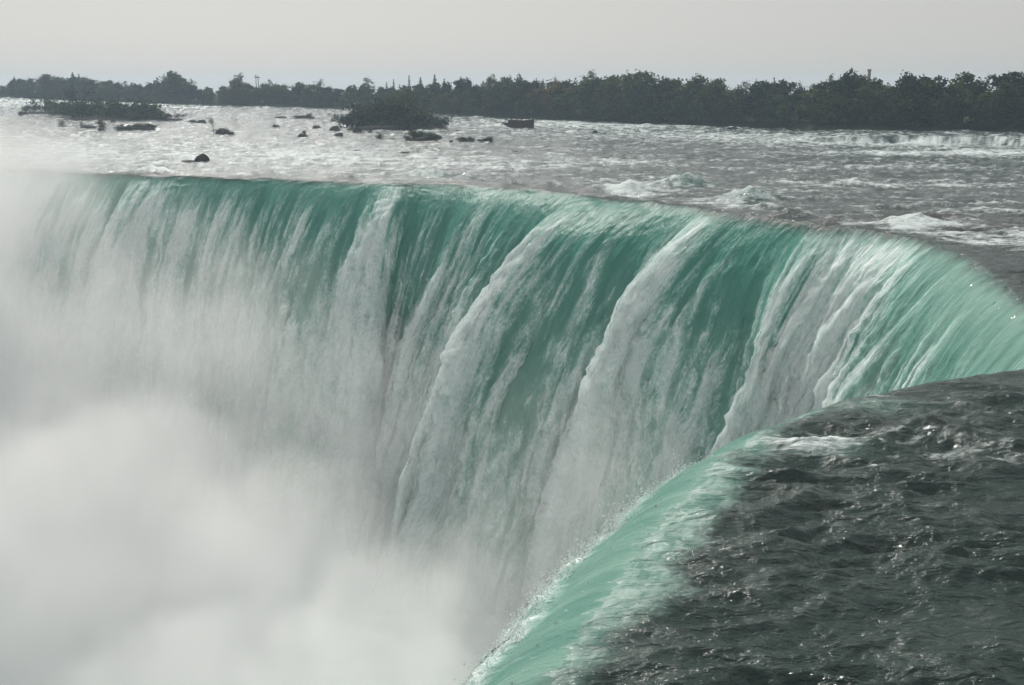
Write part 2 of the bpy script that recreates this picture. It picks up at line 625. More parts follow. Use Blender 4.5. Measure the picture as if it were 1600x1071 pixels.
M_leaf = leaf_material("leaf_green", (0.050, 0.092, 0.026, 1), (0.112, 0.155, 0.042, 1), (0.130, 0.130, 0.045, 1))
M_leaf_dark = leaf_material("leaf_dark", (0.032, 0.058, 0.028, 1), (0.056, 0.084, 0.036, 1), (0.064, 0.072, 0.034, 1))
M_leaf_yellow = leaf_material("leaf_yellowing", (0.10, 0.12, 0.036, 1), (0.18, 0.17, 0.055, 1), (0.20, 0.13, 0.05, 1))
M_needle = leaf_material("needles", (0.016, 0.034, 0.020, 1), (0.026, 0.048, 0.026, 1), (0.022, 0.036, 0.022, 1))

# ------------------------------------------------------------------ far shore (needed for the river's outline)
shore_px = [(-500, 146), (0, 152), (120, 158), (250, 162), (400, 167), (560, 171), (700, 180), (830, 187), (1000, 194), (1200, 201), (1300, 204), (1450, 205), (1600, 205.5), (2000, 206)]
sh = [on_river(a, b) for a, b in shore_px]
sh_az = np.array([math.atan2(p[0], p[1]) for p in sh])
sh_r = np.array([math.hypot(p[0], p[1]) for p in sh])


def shore_radius(az):
    return np.interp(az, sh_az, sh_r) + 3.0 * np.sin(np.asarray(az) * 55) + 2.0 * np.sin(np.asarray(az) * 131 + 1)


# ------------------------------------------------------------------ river
def build_river():
    az = np.radians(np.arange(-44, 44.01, 0.062))
    th = np.concatenate([np.arange(37, 9, -0.055), np.arange(9, 3.2, -0.035), np.arange(3.2, 0.62, -0.0165)])
    r = CAMZ / np.tan(np.radians(th))
    r = r[r < 1150]
    A, R = np.meshgrid(az, r)
    x, y = (R * np.sin(A)).ravel(), (R * np.cos(A)).ravel()
    rad = R.ravel()
    nr, nc = len(r), len(az)
    d = np.full(x.shape, 60.0)
    idx = np.zeros(x.shape, int)
    near = (rad < 320)
    dn, ii = near_crest(x[near], y[near])
    d[near] = dn
    idx[near] = ii
    z0 = river_level(x, y)
    keep = (d > -1.4) & (rad < shore_radius(A.ravel()) + 5)
    F = grid_faces(nr, nc)
    F = F[keep[F].all(1)]
    used = np.zeros(len(x), bool)
    used[F.ravel()] = True
    new = np.cumsum(used) - 1
    F = new[F]
    x, y, d, idx, z0 = x[used], y[used], d[used], idx[used], z0[used]
    w = waves(x, y, d)
    z = z0 + w + lip(-d, THROW[idx], LIP_E[idx]) - 0.35 * (1 - sstep(-0.8, 1.2, d))
    foam = river_foam(x, y, d, z0, idx)
    lipw = lip_amount(x, y, d, idx)
    bed = bed_amount(x, y, z0)
    o = add_mesh("river", np.stack([x, y, z], 1), F, M_water, attrs={"foam": foam, "lip": lipw, "bed": bed, "milk": 1 - sstep(98, 130, np.hypot(x, y)), "fleck": lipw * (1 - sstep(60, 85, np.hypot(x, y))), "flow": np.stack([sv[idx], 5 - d, d * 0], 1)})
    tag(o, "wide shallow river of grey rapids and dark near water above the falls", "river", kind="structure")
    return o


def lip_amount(x, y, d, idx):
    n = 0.7 * fbm(x / 3.0, y / 2.2, 5, 71, 0.6)
    wid = LIPW[idx]
    tr = np.clip(0.45 + 0.5 * wid, 0.4, 1.0)
    v = 1 - sstep(wid - tr, wid + tr, d + 2.4 * n * np.clip(wid / 2.0, 0.35, 1))
    # humps let some green through as well
    for k in (0, 1, 8, 4, 6):
        (hx, hy), sx, sy, h = hump_w[k]
        v = np.maximum(v, 0.5 * min(1, h / 0.5) * np.exp(-((x - hx) / sx) ** 2 - ((y - hy + 0.6 * sy) / (0.8 * sy)) ** 2))
    return np.clip(v, 0, 1)


def bed_amount(x, y, z):
    px, py = to_px(x, y, z)
    v = 0
    for a, b, sx, sy, s in [(1330, 346, 70, 7, .7), (1540, 356, 80, 12, .9), (1440, 346, 60, 7, .8), (235, 277, 25, 5, .25), (1500, 345, 160, 14, .35)]:
        v = v + s * np.exp(-((px - a) / sx) ** 2 - ((py - b) / sy) ** 2)
    return np.clip(v, 0, 1)


LIPW = along([((700, 1180), 0.9), ((780, 1071), 1.3), ((895, 930), 3.0), ((1000, 805), 3.0), ((1140, 694), 2.0), ((1260, 640), 1.3), ((1380, 612), 0.2), ((1590, 573), -0.2),
              ((1650, 545), 0.2), ((1600, 492), 1.0), ((1495, 402), 1.0), ((1380, 362), 0.7), ((1200, 340), .7), ((1090, 324), .9), ((700, 288), .9), ((0, 266), 0.9)], 4.0)
river = build_river()

# ------------------------------------------------------------------ waterfall curtain
foam_top = along([((850, 1071), .06), ((1120, 765), .12), ((1250, 680), .2), ((1330, 645), .25), ((1420, 622), .35), ((1590, 590), .3), ((1650, 545), .32),
                  ((1600, 492), .10), ((1550, 452), .18), ((1495, 402), .14), ((1470, 390), .30), ((1440, 376), .85), ((1380, 362), 1.0), ((1325, 355), .80), ((1296, 352), .42),
                  ((1270, 350), .10), ((1200, 340), .14), ((1155, 333), .15), ((1138, 331), .8), ((1120, 328), .8), ((1108, 326), .2), ((1070, 322), .08), ((1000, 314), .12), ((955, 308), .22), ((932, 306), .45),
                  ((915, 304), .04), ((850, 299), .10), ((800, 295), .22), ((775, 293), .30), ((755, 292), .08), ((680, 288), .08), ((645, 287), .10), ((622, 287), .7), ((600, 288), .7), ((584, 287), .1),
                  ((550, 285), .02), ((480, 282), .12), ((400, 279), .16), ((300, 277), .25), ((240, 276), .65), ((215, 275), .55), ((195, 275), .15), ((130, 272), .25), ((105, 270), .7), ((80, 270), .2), ((0, 266), .3)], 0.8)


foam_mid = along([((1590, 590), 0), ((1495, 402), .05), ((1440, 376), .25), ((1300, 352), .25), ((1275, 350), .0), ((1200, 340), .05), ((1150, 333), .08), ((1118, 328), .3), ((1100, 325), .1), ((1060, 321), .0), ((1000, 314), .08), ((958, 309), .08), ((942, 307), .5), ((922, 305), .65),
                  ((910, 303), .0), ((850, 299), .06), ((775, 293), .25), ((755, 292), .02), ((640, 287), .2), ((560, 286), .12), ((540, 285), .0), ((400, 279), .2), ((300, 277), .3), ((0, 266), .4)], 0.8)


def build_falls():
    i0, i1 = 20, NS - 60
    step = 1
    ids = np.arange(i0, i1, step)
    # finer where the curtain is near or seen broadside
    w = np.linspace(0, 1, 215)
    drop = 53.5 * w ** 1.75
    qup = np.linspace(-5.0, -1.6, 14)[:-1]
    nrow = len(qup) + len(drop)
    c = THROW[ids][None, :]
    e = LIP_E[ids][None, :]
    D = np.concatenate([np.zeros(len(qup)), drop])[:, None]
    q = np.where(np.arange(nrow)[:, None] < len(qup), np.concatenate([qup, np.zeros(len(drop))])[:, None], c * (np.sqrt(D + e) - np.sqrt(e)) - 1.6)
    fr = D / 53.5
    # the strands meander a little on their way down
    S = np.broadcast_to(sv[ids][None, :], q.shape)
    path = np.sqrt(D ** 2 + (q + 5) ** 2)
    off = fold[ids][None, :] * (0.65 * sstep(-3, 6, q) + 0.5 * sstep(0, 30, D)) * 0.8
    off = off * (1 + 0.45 * fbm(S / 7, path / 18, 2, 145, 0.5)) + minor[ids][None, :] * (0.25 * sstep(-1, 4, q) + 0.9 * sstep(1, 16, D)) * (1 + 0.5 * fbm(S / 4, path / 14, 2, 147))
    qq = q + off
    bx = C2[ids, 0][None, :] + N[ids, 0][None, :] * qq
    by = C2[ids, 1][None, :] + N[ids, 1][None, :] * qq
    bz = river_level(bx, by) * 0 - D
    up = q < 1.0
    dd = -q
    wz = waves(bx.ravel(), by.ravel(), dd.ravel()).reshape(q.shape)
    bz = bz + wz * (1 - sstep(0.0, 5.0, q)) - 0.30 * sstep(1.0, 3.0, dd) + 0.02
    # normals of the base sheet
    P = np.stack([bx, by, bz], -1)
    du = np.gradient(P, axis=1)
    dv = np.gradient(P, axis=0)
    nn = np.cross(dv, du)
    nn /= np.linalg.norm(nn, axis=-1)[..., None] + 1e-9
    flip = np.sign((nn[..., 0] * N[ids, 0][None, :] + nn[..., 1] * N[ids, 1][None, :] + nn[..., 2] * 0.6))
    nn *= np.where(flip == 0, 1, flip)[..., None]
    # relief: columns, billows, clumps
    fall = sstep(0.5, 14, D)
    Sw = S + 1.2 * fbm(S / 6, path / 18, 2, 81)
    cols = fbm(Sw / 5.5, path / 60, 2, 91)
    cols2 = fbm(Sw / 1.9, path / 22, 3, 95)
    Pw = path + 2.5 * fbm(S / 3, path / 7, 2, 83)
    bil = 1.25 * puff(Sw / 1.5, Pw / 3.8, 5, 101, 0.58, 2.03, 0.16)
    cols3 = fbm(Sw / 0.75, path / 13, 3, 97)
    bil2 = 1.25 * puff(Sw / 0.7, Pw / 2.3, 3, 111, 0.6, 2.03, 0.2)
    ft = foam_top[ids][None, :]
    fm = foam_mid[ids][None, :] + 0.38 * strand[ids][None, :]
    ft = ft + 0.22 * strand[ids][None, :]
    amp = 0.12 + 0.88 * fall
    disp = amp * (2.2 * cols + 1.1 * cols2 + 0.45 * cols3 + 1.5 * (bil - 0.25) + 0.5 * (bil2 - 0.25) + 0.35 * fbm(Sw / 1.2, Pw / 6.0, 4, 171, 0.55)) * (0.55 + 0.45 * sstep(2, 30, D))
    disp += ft * (1.0 * sstep(0.3, 5, D)) * (0.35 + 0.6 * bil + 0.3 * (bil2 - 0.25) + 0.5 * fbm(S / 1.6, path / 5.0, 4, 173, 0.5))
    rip = sstep(-1.5, 0.5, q)
    disp += 0.05 * rip * fbm(S / 0.35, path / 1.6, 3, 121)
    # froth along the near brink
    nearw = 1 - sstep(42, 62, np.hypot(bx, by))
    frz = sstep(0.9, 2.0, q + 0.7 * fbm(S / 3.0, S * 0, 2, 138)) * nearw
    disp = disp * (1 - 0.85 * nearw) + frz * (1.0 * puff(S / 1.1, path / 1.0, 4, 131, 0.55) + 0.35 * fbm(S / 2.5, path / 2, 2, 133))
    P = P + nn * (disp * sstep(-3.0, 0.5, q))[..., None]
    # foam amount
    foam = ft * (0.75 + 0.35 * sstep(0, 6, D)) * (1 + 0.9 * (cols2 + 0.6 * cols3) * sstep(0, 3, D)) * sstep(-3, 0.2, q)
    foam = foam + fm * (1 + 1.1 * (cols2 + 0.6 * cols3)) * sstep(0.6, 9, D) + 0.28 * sstep(3, 26, D) + 0.24 * sstep(14, 42, D)
    foam = foam + (0.40 * cols + 0.65 * cols2 + 0.35 * cols3) * sstep(0.5, 10, D) + 0.25 * (bil - 0.3) * fall
    foam = foam + 1.5 * frz * (0.6 + 0.8 * fbm(S / 1.2, path / 1.5, 3, 137))
    # river foam carries on across the lip
    rf = river_foam(bx.ravel(), by.ravel(), dd.ravel(), (bz * 0).ravel(), None).reshape(q.shape)
    foam = foam * sstep(-2.5, 0.5, q) + rf * (1 - sstep(-2.5, 0.5, q))
    lipv = lip_amount(bx.ravel(), by.ravel(), dd.ravel(), np.broadcast_to(ids[None, :], q.shape).ravel()).reshape(q.shape)
    lipv = np.maximum(lipv, sstep(-0.5, 1.5, q))
    bed = bed_amount(bx.ravel(), by.ravel(), (bz * 0).ravel()).reshape(q.shape) * (1 - sstep(0, 3, q))
    milk = np.maximum(1 - sstep(98, 130, np.hypot(bx, by)), np.clip(sstep(1, 22, D) * 0.85 + 0.45 * cols2 * sstep(0, 5, D), 0, 1))
    flow = np.stack([S, path, np.zeros_like(S)], -1).reshape(-1, 3)
    o = add_mesh("waterfall", P.reshape(-1, 3), grid_faces(nrow, len(ids))[:, ::-1].copy(), M_falls,
                 attrs={"foam": ((0.82 + 0.16 * np.clip(ft + 0.6 * fm, 0, 1)) * (1 - np.exp(-1.9 * np.clip(foam, 0, 2)))).ravel(), "lip": lipv.ravel(), "bed": bed.ravel(), "flow": flow, "milk": milk.ravel(), "glass": np.broadcast_to(1 - fall, q.shape).ravel()})
    tag(o, "horseshoe curtain of green and white water falling into the misty gorge", "waterfall", kind="structure")
    # torn outer sheet of spray hanging just clear of the main curtain
    m_, nt, out = material("torn_spray")
    b = NB(nt)
    fl = b.attr("flow").outputs["Vector"]
    a0 = b.attr("cover").outputs["Fac"]
    t1 = b.noise(b.vmath('MULTIPLY', fl, (1.3, 0.20, 1)), 1.0, 6.0, 0.62, 0.7)
    t2 = b.noise(b.vmath('MULTIPLY', fl, (4.2, 1.6, 1)), 1.0, 4.0, 0.62, 0.4)
    al = b.math('ADD', b.math('MULTIPLY', t1.outputs["Fac"], 0.6), b.math('MULTIPLY', t2.outputs["Fac"], 0.4))
    al = b.math('ADD', al, b.math('MULTIPLY', b.math('SUBTRACT', b.math('MINIMUM', a0, 0.9), 0.5), 0.40))
    al = b.math('MULTIPLY', b.math('MULTIPLY', b.ramp(al, 0.46, 0.74), 0.70), b.ramp(a0, 0.02, 0.18))
    df = b.n("ShaderNodeBsdfDiffuse")
    df.inputs["Color"].default_value = (0.80, 0.87, 0.87, 1)
    tl = b.n("ShaderNodeBsdfTranslucent")
    tl.inputs["Color"].default_value = (0.80, 0.87, 0.86, 1)
    tp = b.n("ShaderNodeBsdfTransparent")
    sh_ = mix_shader(b, al, tp.outputs[0], mix_shader(b, 0.35, df.outputs[0], tl.outputs[0]))
    nt.links.new(sh_, out.inputs["Surface"])
    r0 = len(qup) + 6
    n_out = (0.20 + 0.7 * sstep(1, 25, D)) * (0.9 + 0.7 * fbm(Sw / 2.0, path / 7, 3, 181))
    P2 = (P + nn * np.maximum(n_out, 0.15)[..., None])[r0::2, ::2]
    cover = np.clip(foam, 0, 1.1) * sstep(0.8, 7, D) * (1 - nearw)
    o2 = add_mesh("falling_spray", P2.reshape(-1, 3), grid_faces(P2.shape[0], P2.shape[1])[:, ::-1].copy(), m_,
                  attrs={"cover": cover[r0::2, ::2].ravel(), "flow": flow.reshape(nrow, -1, 3)[r0::2, ::2].reshape(-1, 3) + np.array([37.0, 11.0, 0])})
    tag(o2, "torn white spray streaming down in front of the green curtain", "spray", kind="stuff")
    return P, q, S, ids


PF, QF, SF, IDF = build_falls()

# pool at the foot of the falls
gx = np.linspace(-330, 90, 60)
gy = np.linspace(-60, 240, 50)
X, Y = np.meshgrid(gx, gy)
Z = -52.0 + 0.8 * fbm(X / 20, Y / 20, 3, 141)
o = add_mesh("plunge_pool", np.stack([X.ravel(), Y.ravel(), Z.ravel()], 1), grid_faces(50, 60), M_pool)
tag(o, "foaming white water of the pool deep in the gorge", "water", kind="structure")


# ------------------------------------------------------------------ land
def build_land():
    az = np.radians(np.arange(-50, 50.01, 0.35))
    offs = np.array([-3, 0, 1.5, 4, 9, 18, 35, 70, 140, 300, 700, 1500])
    hh = np.array([-1.2, 0.1, 0.8, 1.2, 1.7, 2.2, 2.6, 3.0, 3.2, 3.2, 3.0, 2.0])
    Rs = shore_radius(az)
    R = Rs[None, :] + offs[:, None]
    x, y = R * np.sin(az)[None, :], R * np.cos(az)[None, :]
    zs = river_level(Rs * np.sin(az), Rs * np.cos(az))
    z = zs[None, :] + hh[:, None] + 0.5 * fbm(x / 9, y / 9, 3, 151) * sstep(0, 4, offs)[:, None]
    o = add_mesh("wooded_bank", np.stack([x.ravel(), y.ravel(), z.ravel()], 1), grid_faces(len(offs), len(az)), M_land)
    tag(o, "low earth bank of the far shore under the trees", "ground", kind="structure")


build_land()


def ground_z(x, y):
    az = math.atan2(x, y)
    Rs = float(shore_radius(az))
    off = math.hypot(x, y) - Rs
    return float(river_level(Rs * math.sin(az), Rs * math.cos(az))) + float(np.interp(off, [-3, 0, 1.5, 4, 9, 18, 35, 70, 140], [-1.2, .1, .8, 1.2, 1.7, 2.2, 2.6, 3, 3.2]))


# ------------------------------------------------------------------ trees
def tube(pts, rads, n=6):
    V, Fc = [], []
    pts = [Vector(p) for p in pts]
    for i, p in enumerate(pts):
        t = (pts[min(i + 1, len(pts) - 1)] - pts[max(i - 1, 0)]).normalized()
        a = t.orthogonal().normalized()
        bb = t.cross(a)
        for k in range(n):
            an = 2 * math.pi * k / n
            V.append(p + (a * math.cos(an) + bb * math.sin(an)) * rads[i])
    for i in range(len(pts) - 1):
        for k in range(n):
            Fc.append((i * n + k, i * n + (k + 1) % n, (i + 1) * n + (k + 1) % n, (i + 1) * n + k))
    Fc.append(tuple(range(n))[::-1])
    Fc.append(tuple((len(pts) - 1) * n + k for k in range(n)))
    return V, Fc


def join(parts):
    V, Fc = [], []
    for v, f in parts:
        o = len(V)
        V += list(v)
        Fc += [tuple(i + o for i in ff) for ff in f]
    return V, Fc


def leaf_quads(cent, size, R):
    n = len(cent)
    a = R.normal(size=(n, 3))
    a /= np.linalg.norm(a, axis=1)[:, None]
    t = np.cross(a, R.normal(size=(n, 3)))
    t /= np.linalg.norm(t, axis=1)[:, None] + 1e-9
    bt = np.cross(a, t)
    s = size * R.uniform(0.6, 1.3, n)[:, None]
    v = np.stack([cent + t * s, cent + bt * s * 0.6, cent - t * s, cent - bt * s * 0.6], 1).reshape(-1, 3)
    f = np.arange(n * 4).reshape(n, 4)
    return v, f


def broadleaf(seed, h=14.0, wid=5.0, low=0.25, lobes=9, n_leaf=1500, leaf=0.42, density=1.0):
    R = np.random.default_rng(seed)
    parts = []
    top = Vector((R.normal() * 0.3, R.normal() * 0.3, h * 0.62))
    parts.append(tube([(0, 0, -0.6), (0.05, 0, h * 0.2), top * 0.65 + Vector((0, 0, h * 0.02)), top], [h * 0.026, h * 0.02, h * 0.014, h * 0.006]))
    cents = []
    for i in range(lobes):
        an = 2 * math.pi * i / lobes * 2.4 + R.uniform(-0.5, 0.5)
        f = (i + 0.5) / lobes
        zc = h * (low + (0.92 - low) * f)
        rad = wid * (0.75 * math.sin(math.pi * min(0.95, 0.22 + 0.72 * f))) * R.uniform(0.55, 1.1)
        if i == lobes - 1:
            rad *= 0.3
        cen = Vector((math.cos(an) * rad, math.sin(an) * rad, zc))
        cents.append((cen, wid * R.uniform(0.36, 0.58)))
        z0 = max(h * 0.12, zc - h * 0.25)
        st = Vector((0, 0, min(z0, h * 0.58)))
        mid = st.lerp(cen, 0.5) + Vector((0, 0, h * 0.03))
        parts.append(tube([st, mid, cen], [h * 0.010, h * 0.006, h * 0.002], 5))
    # clumps of leaves on the lobes' shells
    cl = []
    for cen, r in cents:
        for _ in range(max(5, int(9 * density))):
            v = R.normal(size=3)
            v /= np.linalg.norm(v)
            v[2] = v[2] * 0.8 + 0.12
            cl.append(np.array(cen) + v * r * R.uniform(0.45, 1.05))
    cl = np.array(cl)
    k = R.integers(0, len(cl), n_leaf)
    P = cl[k] + R.normal(size=(n_leaf, 3)) * wid * 0.11 * np.array([1, 1, 0.75])
    P[:, 2] = np.maximum(P[:, 2], h * 0.06)
    v, f = leaf_quads(P, leaf, R)
    return join(parts), (v, f)


def conifer(seed, h=16.0, wid=3.2, n=1200):
    R = np.random.default_rng(seed)
    tr = tube([(0, 0, -0.6), (0, 0, h * 0.5), (0, 0, h * 0.985)], [h * 0.017, h * 0.01, h * 0.0015])
    P = []
    lev = 16
    for L in range(lev):
        f = L / (lev - 1)
        z = h * (0.08 + 0.9 * f)
        rad = wid * (1 - f) ** 0.85 + 0.12
        nb = max(4, int(10 * (1 - f) + 4))
        for j in range(nb):
            an = 2 * math.pi * j / nb + R.uniform(-.3, .3)
            rr = rad * R.uniform(0.65, 1.12)
            m = max(4, int(n / lev / nb * (1.5 - f)))
            for u in R.uniform(0.1, 1, m):
                P.append((math.cos(an) * rr * u + R.normal() * .12, math.sin(an) * rr * u + R.normal() * .12, z - rr * 0.30 * u ** 1.4 + R.normal() * .14))
    v, f = leaf_quads(np.array(P), 0.34, R)
    return tr, (v, f)


def shrub(seed, h=3.0, wid=2.4, n=420, leaf=0.22):
    R = np.random.default_rng(seed)
    parts, cl = [], []
    for i in range(7):
        an = R.uniform(0, 2 * math.pi)
        rr = wid * R.uniform(0.15, 0.85)
        tip = Vector((math.cos(an) * rr, math.sin(an) * rr, h * R.uniform(0.55, 0.98) * (1.1 - 0.45 * rr / wid)))
        parts.append(tube([(tip.x * 0.15, tip.y * 0.15, -0.3), tip * 0.55, tip], [0.05, 0.035, 0.012], 5))
        for _ in range(5):
            cl.append(np.array(tip) * np.array([R.uniform(0.75, 1.1), R.uniform(0.75, 1.1), R.uniform(0.25, 1.0)]))
    cl = np.array(cl)
    P = cl[R.integers(0, len(cl), n)] + R.normal(size=(n, 3)) * np.array([wid * .17, wid * .17, h * .11])
    P[:, 2] = np.clip(P[:, 2], 0.08, None)
    v, f = leaf_quads(P, leaf, R)
    return join(parts), (v, f)


def bare_tree(seed, h=8.0):
    R = np.random.default_rng(seed)
    parts = []

    def grow(p, d, L, r, depth):
        q = p + d * L
        parts.append(tube([p, p.lerp(q, .5) + Vector(R.normal(size=3)) * L * .05, q], [r, r * .8, r * .6], 5))
        if depth == 0:
            return
        for _ in range(3 if depth > 1 else 2):
            nd = (d + Vector(R.normal(size=3)) * 0.45 + Vector((0, 0, 0.08))).normalized()
            grow(q, nd, L * R.uniform(.6, .8), r * .55, depth - 1)
    grow(Vector((0, 0, -0.3)), Vector((0.1, 0, 1)).normalized(), h * 0.34, h * 0.05, 4)
    tr = join(parts)
    tips = np.array([v for v, _ in [(p[0][-1], 0) for p in parts[6:]]])
    P = tips[R.integers(0, len(tips), 420)] + R.normal(size=(420, 3)) * 0.4
    v, f = leaf_quads(P, 0.2, R)
    return tr, (v, f)


PROTO = {}


def proto(kind, data, h, leafmat):
    (tv, tf), (lv, lf) = data
    t = add_mesh("trunk", tv, tf, M_bark, link=False)
    c = add_mesh("crown", lv, lf, leafmat, smooth=False, link=False)
    va = np.asarray(lv)
    ctr = np.array([0, 0, np.median(va[:, 2]) * 0.8])
    out = (va - ctr) / (np.abs(va - ctr).max(0) + 1e-6)
    cell = np.round(va / (h * 0.16)) * (h * 0.16)              # local clumps bulge too
    out = out / (np.linalg.norm(out, axis=1)[:, None] + 1e-6) + 0.9 * (va - cell) / (h * 0.08)
    out /= np.linalg.norm(out, axis=1)[:, None] + 1e-6
    c.data.polygons.foreach_set("use_smooth", np.full(len(c.data.polygons), True))
    c.data.normals_split_custom_set_from_vertices(out.astype(np.float32))
    h = float(np.percentile(np.asarray(lv)[:, 2], 99.95))
    PROTO.setdefault(kind, []).append((t, c, h))


for s in range(4):
    proto("round", broadleaf(200 + s, 14, 5.4 + 0.4 * s, 0.16, 11, 2500, 0.50, 1.4), 14, M_leaf)
for s in range(3):
    proto("dark", broadleaf(230 + s, 16, 5.6, 0.2, 12, 2700, 0.56, 1.5), 16, M_leaf_dark)
for s in range(2):
    proto("yellow", broadleaf(250 + s, 11, 5.0, 0.08, 10, 1800, 0.40), 11, M_leaf_yellow)
for s in range(2):
    proto("low", broadleaf(260 + s, 10, 5.2, 0.05, 10, 1800, 0.40), 10, M_leaf)
for s in range(2):
    proto("airy", broadleaf(270 + s, 17, 4.6, 0.38, 9, 620, 0.36, 0.6), 17, M_leaf)
for s in range(2):
    proto("spruce", conifer(280 + s, 16, 3.1), 16, M_needle)
proto("broadspruce", conifer(290, 16, 5.0, 1900), 16, M_needle)
for s in range(4):
    proto("shrub", shrub(300 + s), 3.0, M_leaf)
for s in range(2):
    proto("yellowshrub", shrub(310 + s), 3.0, M_leaf_yellow)
for s in range(2):
    proto("darkshrub", shrub(320 + s, 3.0, 2.6, 600), 3.0, M_leaf_dark)
proto("bare", bare_tree(330), 8.0, M_leaf_dark)

RT = random.Random(5)


def plant(kind, x, y, z, h, label, cat="tree", group=None, name=None, wide=1.0, variant=None):
    lst = PROTO[kind]
    t, c, h0 = lst[RT.randrange(len(lst)) if variant is None else variant % len(lst)]
    k = h / h0
    root = empty(name or "tree", (x, y, z), RT.uniform(0, 6.28), (k * wide, k * wide, k))
    for src in (t, c):
        n = src.copy()
        n.parent = root
        col.objects.link(n)
    tag(root, label, cat, group)
    return root


skyline = [(-200, 122), (0, 133), (20, 121), (50, 120), (75, 116), (100, 121), (122, 116), (150, 121), (190, 124), (215, 126), (240, 128), (265, 114), (290, 122), (312, 133), (345, 131), (372, 118), (395, 130), (420, 127),
           (450, 129), (500, 127), (530, 136), (572, 125), (600, 135), (640, 130), (680, 124), (720, 130), (770, 121), (790, 126), (810, 118), (850, 125), (880, 121), (900, 118), (925, 113), (970, 114), (1000, 111),
           (1040, 116), (1090, 119), (1150, 123), (1200, 121), (1240, 122), (1300, 121), (1335, 112), (1352, 120), (1366, 120), (1400, 114), (1420, 117), (1480, 112), (1530, 109), (1565, 110), (1600, 112), (1800, 112)]
sk_x, sk_y = np.array(skyline).T


def tree_at(px, pytop, back, kind, label, group=None, wide=1.0, cat="tree", variant=None, name=None):
    a, b, c = ray(px, pytop)
    az = math.atan2(float(a), float(b))
    r = float(shore_radius(az)) + back
    x, y = r * math.sin(az), r * math.cos(az)
    g = ground_z(x, y)
    ztop = at_depth(px, pytop, y)[2]
    h = max(2.0, ztop - g)
    return plant(kind, x, y, g, h, label, cat, group, name, wide, variant)


ZONES = [(60, "beside the pointed evergreen at far left"), (180, "behind the bare-tree island"), (330, "below the tall ragged tree"), (450, "by the twin utility poles"),
         (560, "left of the tall island"), (700, "behind the tall island"), (800, "between tall island and scow"), (900, "just right of the scow"), (980, "left of the neat domed tree"),
         (1060, "below the neat domed tree"), (1160, "under the pale thin-leaved tree"), (1280, "where the water ledge begins"), (1350, "left of the brick chimney"), (1420, "right of the brick chimney"),
         (1520, "above the water ledge"), (9999, "at the far right end")]
wood = []


def zone(px):
    return next(t for lim, t in ZONES if px < lim)


# trees told apart on the skyline
special = [(22, 120, 10, "broadspruce", "pointed dark evergreen at the far left end of the shore", 1.3), (73, 115, 8, "round", "broad domed tree left of the hazy twin evergreens", 1.25),
           (100, 119, 12, "airy", "loose open tree just left of the hazy twin evergreens", 1.2), (113, 113, 9, "broadspruce", "taller of the twin dark evergreens above the left island", 1.1), (123, 116, 13, "broadspruce", "shorter of the twin dark evergreens above the left island", 1.0),
           (245, 120, 10, "airy", "thin spindly tree beside the tall ragged tree", .7), (268, 111, 9, "round", "tall ragged tree leaning left on the far left skyline", 1.1), (299, 121, 14, "airy", "faint thin-leaved tree right of the tall ragged tree", .7),
           (371, 114, 8, "yellow", "yellowish crowned tree beside the twin utility poles", .8), (421, 123, 14, "airy", "small rounded bare-topped tree right of the twin utility poles", .8), (499, 122, 12, "airy", "isolated round thin-crowned tree on the low skyline", 1.1),
           (573, 120, 10, "airy", "spreading tree with open crown left of the spruces", 1.3), (604, 129, 14, "spruce", "shortest small spruce left of the slim spires", 1.0), (615, 124, 12, "spruce", "slim spruce left of the taller spire", .7), (639, 118, 12, "spruce", "tallest slim spruce spire over the brushy island", .75),
           (657, 121, 14, "broadspruce", "dark spruce with a leafy tree at its left side", .9), (679, 117, 12, "broadspruce", "tallest broad spruce right of the slim spires", .85), (694, 123, 12, "broadspruce", "smaller pointed spruce right of the tallest broad one", .8),
           (720, 121, 12, "dark", "left of two rounded dark domes right of the spruces", .8), (729, 121, 16, "dark", "right of two rounded dark domes right of the spruces", .8), (755, 127, 14, "spruce", "low pointed evergreen right of the rounded domes", 1.2),
           (769, 116, 10, "round", "ball-crowned tree standing above the stranded scow", .65), (793, 118, 12, "round", "ragged dark tree right of the ball-crowned tree", .7), (811, 113, 8, "airy", "tall open tree rising over the stranded scow", .9),
           (838, 122, 14, "spruce", "small spruce tip just right of the tall open tree", .7), (870, 118, 16, "airy", "faint bare tree top behind the dark wood", .7), (925, 108, 10, "airy", "highest ragged tree left of the domed tree", .9), (1002, 109, 10, "round", "neat domed tree highest in the middle of the wood", 1.0),
           (1090, 114, 12, "airy", "thin leaved pale tree right of the domed tree", 1.0), (1329, 107, 10, "dark", "tall dark clump just left of the brick chimney", .6), (1418, 112, 10, "dark", "dark domed tree right of the brick chimney", 1.0), (1300, 114, 16, "airy", "small ragged tree poking above the right wood", .6)]
for a, b, bk, k, lab, wd in special:
    tree_at(a, b, bk, k, lab, None, wd)
